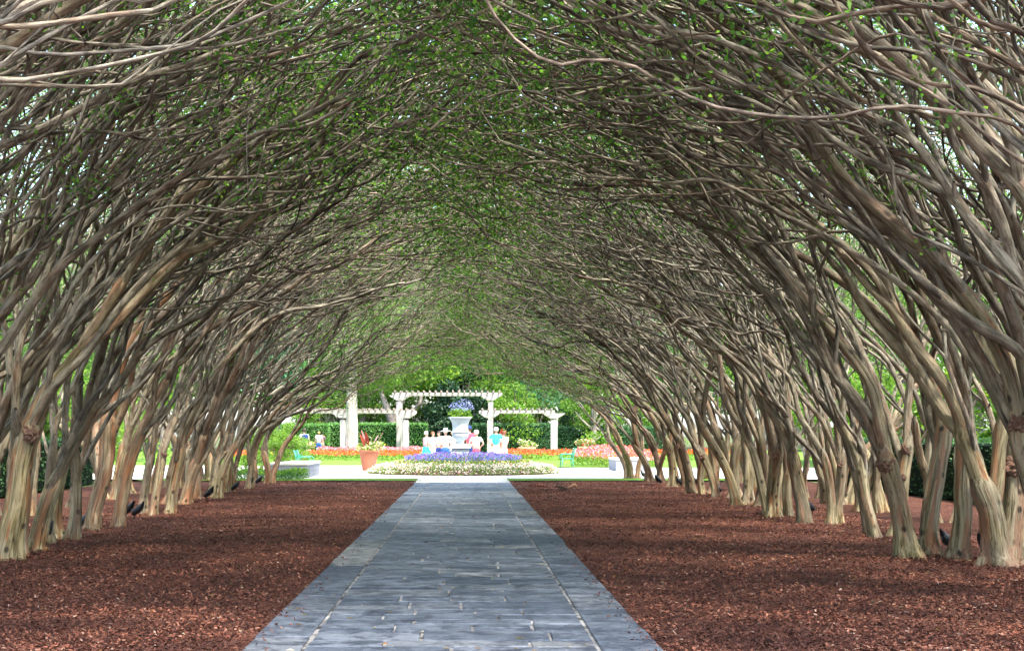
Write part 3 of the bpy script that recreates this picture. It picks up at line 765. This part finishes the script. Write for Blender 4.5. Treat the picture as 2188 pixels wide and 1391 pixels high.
bed('begonia_ring', disc(16000, 2.7, 3.95), lambda x, y: np.interp(dr(x,y), [2.7,3.6,3.95], [.45,.33,.10]), 'low ring of white begonias edging the round bed below the urn', [M['leaf_lit'], M['fl_white'], M['fl_pink']], [.6,.36,.04], .06)
bed('yellow_green_edging', disc(6000, 2.3, 2.8), lambda x, y: .55-.1*(dr(x,y)-2.3), 'yellow green foliage band between the begonias and purple salvia', [M['leaf_lit'], M['fl_yellow']], [.88,.12], .07)
bed('purple_salvia', disc(15000, .5, 2.4), lambda x, y: .80-.12*np.maximum(0, dr(x,y)-1.2), 'violet blue salvia massed around the foot of the urn', [M['leaf_lit'], M['fl_purple'], M['fl_magenta']], [.55,.36,.09], .065)
def rect(n, x0, x1, y0, y1): return np.stack([nr.uniform(x0, x1, n), nr.uniform(y0, y1, n)], -1)
bed('orange_flower_band', rect(14000, -16, at(905, 86), 82, 90), lambda x, y: .5+.06*np.sin(x*2.1+y), 'band of orange red bedding flowers before the low pergola and pale trunk', [M['leaf_lit'], M['fl_orange']], [.48,.52], .11)
bed('orange_flower_band', rect(14000, at(1065, 86), 16, 82, 90), lambda x, y: .55+.06*np.sin(x*2.1+y), 'band of orange red bedding flowers behind the green garden chair', [M['leaf_lit'], M['fl_orange']], [.45,.55], .11)
bed('pink_flower_band', rect(9000, at(690, 98), at(905, 98), 94, 99), lambda x, y: .62+.05*np.sin(x*3), 'pale pink flowers in front of the clipped far hedge', [M['leaf_mid'], M['fl_pink']], [.4,.6], .11)
def mound(x, y): return 1.0*np.clip(1-((x-7.2)/2.4)**2*.5-((y-69.5)/4.5)**2*.6, .25, 1)
pm = rect(16000, at(1238, 66), 9.6, 65.6, 74); pm = pm[((pm[:,0]-7.4)/2.35)**2+((pm[:,1]-69.8)/4.3)**2 < 1]
bed('pink_begonia_mound', pm, mound, 'mound of pink and red begonias beside the green garden chair and stone wall', [M['leaf_lit'], M['fl_pink'], M['fl_orange']], [.5,.34,.16], .09)
bed('low_groundcover', rect(5000, at(470, 48.5), at(655, 49), 47.6, 49.9), lambda x, y: .32+.05*np.sin(x*4), 'dark green ground cover at the foot of the stone wall under the last tree', [M['leaf_mid'], M['leaf_lit']], [.6,.4], .07)
# shrub by the stone wall under the last trees
for i, (px, d, sc, lab) in enumerate(((590, 53, .42, 'leafy shrub spilling over the low stone wall by the last tree'), (612, 66, .62, 'broad light green shrub standing before the person with the backpack'), (643, 74, .40, 'bright green bush before the shallow terracotta bowl'), (560, 56, .6, 'dense green shrub behind the last tree on the big terracotta pot side'))):
    place_tree('garden_shrub', SHR[i % 3], at(px, d), d, sc, i*1.3, lab, 'shrub')

# ------------------------------------------------------------------ urn, pots
u = empty('garden_urn', (at(983.5, BY), BY, .3)); tag(u, 'tall pale grey classical urn on a pedestal in the round flower bed', 'urn')
zt = hz(891, 57.2)-.3
MB().box((0,0,.35), (.72,.72,.7), b=.03).box((0,0,.76), (.86,.86,.12), b=.02).build('pedestal', M['urn'], u)
z0 = .8; H = zt-z0
MB().lathe([(.0,0),(.26,0),(.26,.05*H),(.15,.10*H),(.13,.16*H),(.20,.22*H),(.32,.30*H),(.345,.40*H),(.335,.46*H),(.36,.47*H),(.36,.50*H),(.325,.51*H),(.315,.60*H),(.325,.72*H),(.36,.84*H),(.42,.93*H),(.47,.97*H),(.48,1.0*H),(.46,1.0*H),(.38,.95*H),(0,.93*H)], (0,0,z0), 40).build('bowl', M['urn'], u, True)
C = blob_points(1500, [((0,0,zt+.08),(.42,.42,.26)), ((-.2,.0,zt+.12),(.25,.3,.2)), ((.2,.1,zt+.14),(.25,.3,.2))])
tag(link('plants', npmesh('plants', leaf_arrays(C, nr.uniform(.05,.10,len(C)), .7), quads(len(C)), M['leaf_lit']), u), kind='stuff')
C = blob_points(420, [((.14,.0,zt+.5),(.34,.25,.26)), ((-.18,.0,zt+.38),(.3,.25,.2)), ((.3,.0,zt+.4),(.25,.25,.25))])
tag(link('blossoms', npmesh('blossoms', leaf_arrays(C, nr.uniform(.03,.06,len(C)), .6), quads(len(C)), M['fl_blue']), u), kind='stuff')

def canna(mb, n, h, spread):
    for i in range(n):
        a = rng.random()*6.28; rr = spread*rng.random(); bx, by = math.cos(a)*rr, math.sin(a)*rr; ln = h*rng.uniform(.6, 1); le = rng.uniform(.05, .35); wv = rng.uniform(.08, .13)*h
        d = Vector((math.cos(a)*le, math.sin(a)*le, 1)).normalized(); sd_ = Vector((-math.sin(a), math.cos(a), 0)); V = []; Fs = []
        for k, (t, w_) in enumerate(((0,.15),(.3,.8),(.55,1),(.8,.7),(1,.03))):
            c = Vector((bx, by, 0))+d*ln*t+Vector((math.cos(a), math.sin(a), 0))*(.12*t*t*h); V += [c-sd_*wv*w_+Vector((0,0,.02)), c+Vector((0,0,0)), c+sd_*wv*w_+Vector((0,0,.02))]
            if k: Fs += [(k*3-3,k*3-2,k*3+1,k*3),(k*3-2,k*3-1,k*3+2,k*3+1)]
        mb.cur = i % 3; mb.add(V, Fs)
    return mb
def pot(x, y, w_, h, mat, label, prof, plants, canna_h=0, z=0, fm=('leaf_lit','fl_yellow','fl_white')):
    o = empty('planter', (x, y, z)); tag(o, label, 'planter')
    MB().lathe([(r*w_/2, zz*h) for r, zz in prof], n=28).build('pot', mat, o, True)
    C = blob_points(plants[0], [((a, b, h+c), (r, r, r*.6)) for a, b, c, r in plants[1]]); mi = nr.choice(3, len(C), p=[.62,.18,.2])
    tag(link('plants', npmesh('plants', leaf_arrays(C, nr.uniform(.05,.1,len(C))*plants[2], .7), quads(len(C)), [M[k] for k in fm], mi=mi), o), kind='stuff')
    if canna_h:
        c = canna(MB(), 9, canna_h, .3).build('canna_leaves', [M['fl_red'], M['leaf_lit'], M['fl_pink']], o); c.location = (0,0,h)
    return o
TP = [(0,0),(.62,0),(.66,.05),(.80,.5),(.93,.86),(.95,.88),(1.0,.90),(1.0,.98),(.96,1),(.86,.98),(.84,.9),(0,.9)]
BP = [(0,0),(.55,0),(.7,.3),(.9,.75),(1.0,.8),(1.0,1),(.9,1),(.85,.85),(0,.85)]
pd_ = gd(1006)
pot(at(788, pd_), pd_, .86, .9, M['terra'], 'big terracotta pot with red canna leaves standing on the pale plaza', TP, (1500, [(-.3,0,.12,.28),(.3,0,.15,.3),(0,.1,.2,.3),(.45,0,.25,.2),(0,-.2,.05,.3)], 1.0), .9)
pot(at(653, 88), 88, .85, .62, M['terra_l'], 'shallow terracotta bowl with yellow green plants by the orange flowers', BP, (900, [(0,0,.25,.5),(.3,0,.3,.3),(-.3,0,.2,.35)], 1.3))
pot(at(1126, 90), 90, 1.15, .75, M['terra_l'], 'wide low terracotta planter of white and yellow flowers behind the salvia', BP, (1100, [(0,0,.15,.55),(-.3,0,.3,.3),(.35,0,.12,.3)], 1.3, ), 0)
pot(at(1250, 88), 88, .95, .8, M['terra_l'], 'terracotta planter of orange flowers standing behind the pink begonia mound', BP, (1000, [(0,0,.2,.5),(.35,0,.25,.3),(-.35,0,.25,.3)], 1.3), 0, 0, ('leaf_lit','fl_orange','fl_white'))
cp = pot(at(1066, 72), 72, .9, .7, M['terra'], 'terracotta pot of tall canna leaves beside the person in teal', BP, (500, [(0,0,.15,.4)], 1.2), 1.35)

# ------------------------------------------------------------------ low stone walls
def low_wall(x0, x1, y0, y1, h, label):
    o = empty('stone_wall', ((x0+x1)/2, (y0+y1)/2, 0)); tag(o, label, 'wall'); X, Y = x1-x0, y1-y0
    n = max(2, round(X/.65)); hh = (h-.08)/2
    for r_ in range(2):
        xs = [0]+[ (i+(.5 if r_ else 0))*X/n for i in range(0 if r_ else 1, n)]+[X]
        for a, b in zip(xs[:-1], xs[1:]):
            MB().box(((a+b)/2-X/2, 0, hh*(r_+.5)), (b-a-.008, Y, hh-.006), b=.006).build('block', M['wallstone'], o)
    MB().box((0, 0, h-.04), (X+.06, Y+.06, .08), b=.01).build('cap', M['concrete'], o)
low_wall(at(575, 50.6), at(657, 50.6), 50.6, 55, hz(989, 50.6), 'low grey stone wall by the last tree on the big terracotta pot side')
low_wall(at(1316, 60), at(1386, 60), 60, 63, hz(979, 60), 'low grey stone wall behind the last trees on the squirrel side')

# ------------------------------------------------------------------ garden chairs (benches seen end-on)
def garden_bench(x, y, rz, label):
    o = empty('garden_bench', (x, y, .02), rz); tag(o, label, 'bench'); LN = 1.25
    for yy in (-LN/2, LN/2):
        MB().tube([(.30,yy,0),(.27,yy,.2),(.25,yy,.42)], .022, 8).build('leg', M['benchgreen'], o, True)
        MB().tube([(-.28,yy,0),(-.22,yy,.25),(-.22,yy,.42)], .022, 8).build('leg', M['benchgreen'], o, True)
        MB().tube([(.26,yy,.40),(.31,yy,.52),(.29,yy,.62),(.2,yy,.65),(-.1,yy,.63),(-.26,yy,.66)], .02, 8).build('armrest', M['benchgreen'], o, True)
        MB().tube([(-.22,yy,.42),(-.26,yy,.62),(-.36,yy,.92)], .024, 8).build('back_post', M['benchgreen'], o, True)
    for i in range(5): MB().box((-.2+i*.11, 0, .43), (.085, LN+.04, .022), b=.004).build('seat_slat', M['benchgreen'], o)
    for i in range(5):
        t = .2+i*.17; MB().box((-.245-.11*t, 0, .46+.46*t), (.022, LN+.04, .06), b=.004).build('back_slat', M['benchgreen'], o)
garden_bench(at(650, 58), 58, 0, 'green metal garden bench behind the stone wall, facing the terracotta pot')
garden_bench(at(1212, 66), 66, math.pi, 'green metal garden bench on the lawn beside the pink begonia mound')

# ------------------------------------------------------------------ people
def skin_mesh(name, joints, edges, mat, sub=2, root=0):
    me = bpy.data.meshes.new('tmp'); me.from_pydata([j[0] for j in joints], edges, []); o = bpy.data.objects.new('tmp', me); col.objects.link(o)
    md = o.modifiers.new('s', 'SKIN'); sv = me.skin_vertices[0].data if me.skin_vertices else None
    if sv is None:
        bm = bmesh.new(); bm.from_mesh(me); bm.verts.layers.skin.verify(); bm.to_mesh(me); bm.free(); sv = me.skin_vertices[0].data
    for i, j in enumerate(joints):
        r = j[1]; sv[i].radius = (r, r) if not isinstance(r, tuple) else r; sv[i].use_root = (i == root)
    md.use_smooth_shade = True
    sb = o.modifiers.new('b', 'SUBSURF'); sb.levels = sub; sb.render_levels = sub
    dg = bpy.context.evaluated_depsgraph_get(); dg.update()
    m2 = bpy.data.meshes.new_from_object(o.evaluated_get(dg)); m2.name = name
    bpy.data.objects.remove(o); bpy.data.meshes.remove(me)
    m2.materials.clear(); m2.materials.append(mat)
    for p in m2.polygons: p.use_smooth = True
    return m2
SKIN = plain('skin', (.42,.24,.17), .6, .3, .08, 8, .02)
def cloth(name, c): return plain(name, c, .85, .15, .12, 9, .2)
CL = {'white': cloth('white_cloth', (.7,.7,.7)), 'red': cloth('red_cloth', (.5,.06,.09)), 'teal': cloth('teal_cloth', (.04,.36,.42)), 'green': cloth('sea_green_cloth', (.03,.42,.30)), 'navy': cloth('navy_cloth', (.02,.04,.14)),
      'blue': cloth('blue_cloth', (.03,.09,.28)), 'pink': cloth('pink_cloth', (.55,.3,.33)), 'pale': cloth('pale_cloth', (.5,.58,.6)), 'khaki': cloth('khaki_cloth', (.4,.36,.28)), 'grey': cloth('patterned_grey_cloth', (.35,.32,.36))}
HR = {'dark': plain('dark_hair', (.03,.02,.015), .6), 'grey': plain('grey_hair', (.35,.33,.3), .7), 'red': plain('auburn_hair', (.14,.05,.02), .6), 'blond': plain('blond_hair', (.35,.24,.1), .6)}
def person(px, d, h, top, bottom, hair, rz, label, hat=None, arms='down', skirt=False, pack=False):
    o = empty('person', (at(px, d), d, .02), rz); k = h/1.75; o.scale = (k, k, k); tag(o, label, 'person', None)
    # faces -y before rotation
    A = {'down': [((.25,.02,1.18),.042),((.27,-.03,.95),.033)], 'hip': [((.36,.06,1.15),.042),((.20,-.06,1.0),.033)], 'front': [((.25,-.02,1.17),.042),((.16,-.24,1.12),.033)], 'up': [((.30,-.08,1.30),.042),((.14,-.2,1.48),.033)]}[arms]
    J = [((0,0,.95),(.15,.11)), ((0,.0,1.12),(.135,.10)), ((0,.01,1.32),(.165,.11)), ((0,.01,1.45),(.075,.07)), ((0,-.01,1.54),.055), ((0,-.015,1.60),(.075,.085)), ((0,-.012,1.68),(.078,.09)), ((0,-.005,1.735),(.05,.055)), ((0,-.105,1.63),.012)]
    E = [(0,1),(1,2),(2,3),(3,4),(4,5),(5,6),(6,7),(5,8)]
    for s in (-1, 1):
        i = len(J); J += [((s*.18,.01,1.40),.06)]+[((s*p[0],p[1],p[2]),r) for p, r in A]
        w_ = J[-1][0]; e = J[-2][0]; dv = Vector(w_)-Vector(e); dv.normalize(); b = Vector(w_)+dv*.07; J += [(tuple(b), (.036,.02))]
        E += [(2,i),(i,i+1),(i+1,i+2),(i+2,i+3)]
        for f in range(4):
            t = b+dv*(.085-.012*abs(f-1.4))+Vector((0,.03-.02*f,0)); J.append((tuple(t), .0095)); E.append((i+3, len(J)-1))
        J.append((tuple(Vector(w_)+dv*.07+Vector((-s*.02,-.05,0))), .011)); E.append((i+2, len(J)-1))
        i = len(J); J += [((s*.10,0,.84),.085),((s*.11,-.02,.48),.058),((s*.11,.03,.10),.042),((s*.115,-.10,.03),.038)]; E += [(0,i),(i,i+1),(i+1,i+2),(i+2,i+3)]
    link('body', skin_mesh('body', J, E, SKIN, 1), o)
    T = [((0,0,.93),(.185,.145)),((0,0,1.12),(.17,.13)),((0,.01,1.32),(.195,.135)),((0,.01,1.44),(.09,.085))]; TE = [(0,1),(1,2),(2,3)]
    for s in (-1, 1):
        i = len(T); e = A[0][0]; T += [((s*.19,.01,1.40),.078),((s*(.19*.35+e[0]*.65),e[1]*.65,1.40*.35+e[2]*.65),.062)]; TE += [(2,i),(i,i+1)]
    link('shirt', skin_mesh('shirt', T, TE, CL[top], 1), o)
    if skirt: MB().lathe([(.15,1.0),(.19,.9),(.25,.65),(.31,.40),(.30,.40),(.16,.9)], n=16).build('skirt', CL[bottom], o, True)
    else:
        B = [((0,0,.97),(.175,.135)),((0,0,.86),(.165,.13))]; BE = [(0,1)]
        for s in (-1, 1):
            i = len(B); B += [((s*.10,0,.78),.10),((s*.115,-.01,.50),.085)]; BE += [(1,i),(i,i+1)]
        link('shorts', skin_mesh('shorts', B, BE, CL[bottom], 1), o)
    mb = MB(); mb.lathe([(.098,1.60),(.106,1.66),(.10,1.72),(.07,1.765),(.0,1.78)], (0,.018,0), 14); ho = mb.build('hair', HR[hair], o, True)
    if hat == 'brim': MB().lathe([(.10,1.69),(.24,1.685),(.25,1.70),(.105,1.715),(.10,1.79),(.07,1.83),(0,1.82)], n=20).build('hat', CL['white'], o, True)
    if hat in ('navy', 'white'):
        MB().lathe([(.112,1.68),(.115,1.72),(.09,1.775),(.04,1.80),(0,1.803)], (0,.01,0), 16).box((0,-.15,1.69), (.15,.13,.014)).build('cap', CL[hat], o, True)
    if pack: MB().box((0,.19,1.22), (.32,.18,.46), b=.05).build('backpack', CL['navy'], o)
    return o
person(650, 80, 1.88, 'pale', 'khaki', 'dark', R(200), 'person in a pale shirt with a navy backpack behind the bright green bush', pack=True)
person(681, 104, 1.76, 'white', 'blue', 'blond', R(185), 'person in white shirt and blue shorts walking by the far hedge')
person(688.5, 105, 1.72, 'pink', 'khaki', 'dark', R(165), 'dark haired person beside the one in white shirt and blue shorts', arms='front')
person(911, 68, 1.70, 'pink', 'green', 'grey', R(120), 'person in pale pink top and sea green skirt behind the salvia', skirt=True)
person(925, 71, 1.68, 'white', 'white', 'red', R(30), 'auburn haired person in white between the green skirt and the patterned top', arms='front')
person(938, 70, 1.70, 'grey', 'navy', 'dark', R(-20), 'dark haired person in grey patterned top beside the man in the brimmed hat', arms='front')
person(952, 67, 1.78, 'white', 'blue', 'grey', R(180), 'person in white shirt and wide brimmed white hat next to the urn', hat='brim', arms='hip')
person(968, 70, 1.70, 'white', 'pale', 'blond', R(150), 'fair haired person in white half hidden by the urn', arms='up')
person(1003, 69, 1.93, 'red', 'navy', 'dark', R(185), 'person in red shirt and navy cap next to the urn', hat='navy')
person(1018, 66, 1.72, 'white', 'red', 'grey', R(170), 'person in white shirt and white cap beside the red shirted one', hat='white', arms='hip')
person(1060, 66, 1.88, 'teal', 'white', 'grey', R(175), 'person in teal shirt with hands on hips by the canna pot', arms='hip')
person(1077, 68, 1.72, 'white', 'pink', 'red', R(210), 'auburn haired person in white beyond the one in teal', arms='front')

# ------------------------------------------------------------------ squirrel
sqd = gd(1051); sq = empty('squirrel', (at(1203, sqd), sqd, .03)); tag(sq, 'small brown squirrel with raised bushy tail on the mulch', 'squirrel')
sq.scale = (1.2, 1.2, 1.2)
FUR = plain('brown_fur', (.07,.055,.042), .9, .1, .5, 60, .5); TAIL = plain('tan_tail_fur', (.32,.19,.12), .9, .1, .5, 70, .6)
J = [((.06,0,.07),.045),((0,0,.08),.04),((-.07,0,.085),.033),((-.11,0,.105),.026),((-.15,0,.11),.024),((-.185,0,.10),.012),((-.145,.018,.145),.008),((-.145,-.018,.145),.008)]
E = [(0,1),(1,2),(2,3),(3,4),(4,5),(4,6),(4,7)]
for s in (-1, 1):
    i = len(J); J += [((.075,s*.03,.05),.028),((.05,s*.035,.015),.012),((.02,s*.035,.006),.01)]; E += [(0,i),(i,i+1),(i+1,i+2)]
    i = len(J); J += [((-.07,s*.025,.05),.014),((-.075,s*.025,.008),.009)]; E += [(2,i),(i,i+1)]
link('body', skin_mesh('body', J, E, FUR, 2), sq)
link('tail', skin_mesh('tail', [((.10,0,.07),.015),((.16,0,.09),.028),((.22,0,.13),.036),((.27,0,.15),.036),((.30,0,.12),.028),((.31,0,.08),.014)], [(i,i+1) for i in range(5)], TAIL, 2), sq)
# small heap of dug mulch near the squirrel
hd = gd(1040); bm = bmesh.new(); bmesh.ops.create_icosphere(bm, subdivisions=3, radius=1)
for v in bm.verts: v.co = Vector((v.co.x*.28, v.co.y*.2, max(-.02, v.co.z*.09)))*(1+rng.uniform(-.12, .12))
me = bpy.data.meshes.new('mulch_heap'); bm.to_mesh(me); bm.free(); me.materials.append(M['mulch'])
tag(link('mulch_heap', me, None, (at(1150, hd), hd, .02)), 'small dark heap of dug mulch near the squirrel', 'mulch heap')

# fallen leaves scattered on mulch and path
n = 260; dd = 10+30*nr.random(n)**1.6; xx = nr.uniform(-.33, .39, n)*dd; xx = np.clip(xx, -6.5, 6.5)
C = np.stack([xx, dd, np.where(np.abs(xx-PC) < HW, .036, mz(xx, dd)+.034)], -1)
a = nr.uniform(0, 6.28, n); u_ = np.stack([np.cos(a), np.sin(a), nr.normal(0, .12, n)], -1); v_ = np.stack([-np.sin(a), np.cos(a), nr.normal(0, .2, n)], -1); L = nr.uniform(.018, .04, n)[:, None]
V = np.stack([C-u_*L, C+v_*L*.45+np.array((0,0,.008)), C+u_*L, C-v_*L*.45+np.array((0,0,.008))], 1).reshape(-1, 3)
M['fallen'] = leaf_mat('fallen_leaf', [(0, (.05,.11,.03)), (.3, (.35,.17,.05)), (.6, (.4,.3,.16)), (1, (.5,.45,.38))], .2)
tag(link('fallen_leaves', npmesh('fallen_leaves', V, quads(n), M['fallen'])), 'dry fallen leaves scattered over the mulch and slate path', 'leaves', kind='stuff')
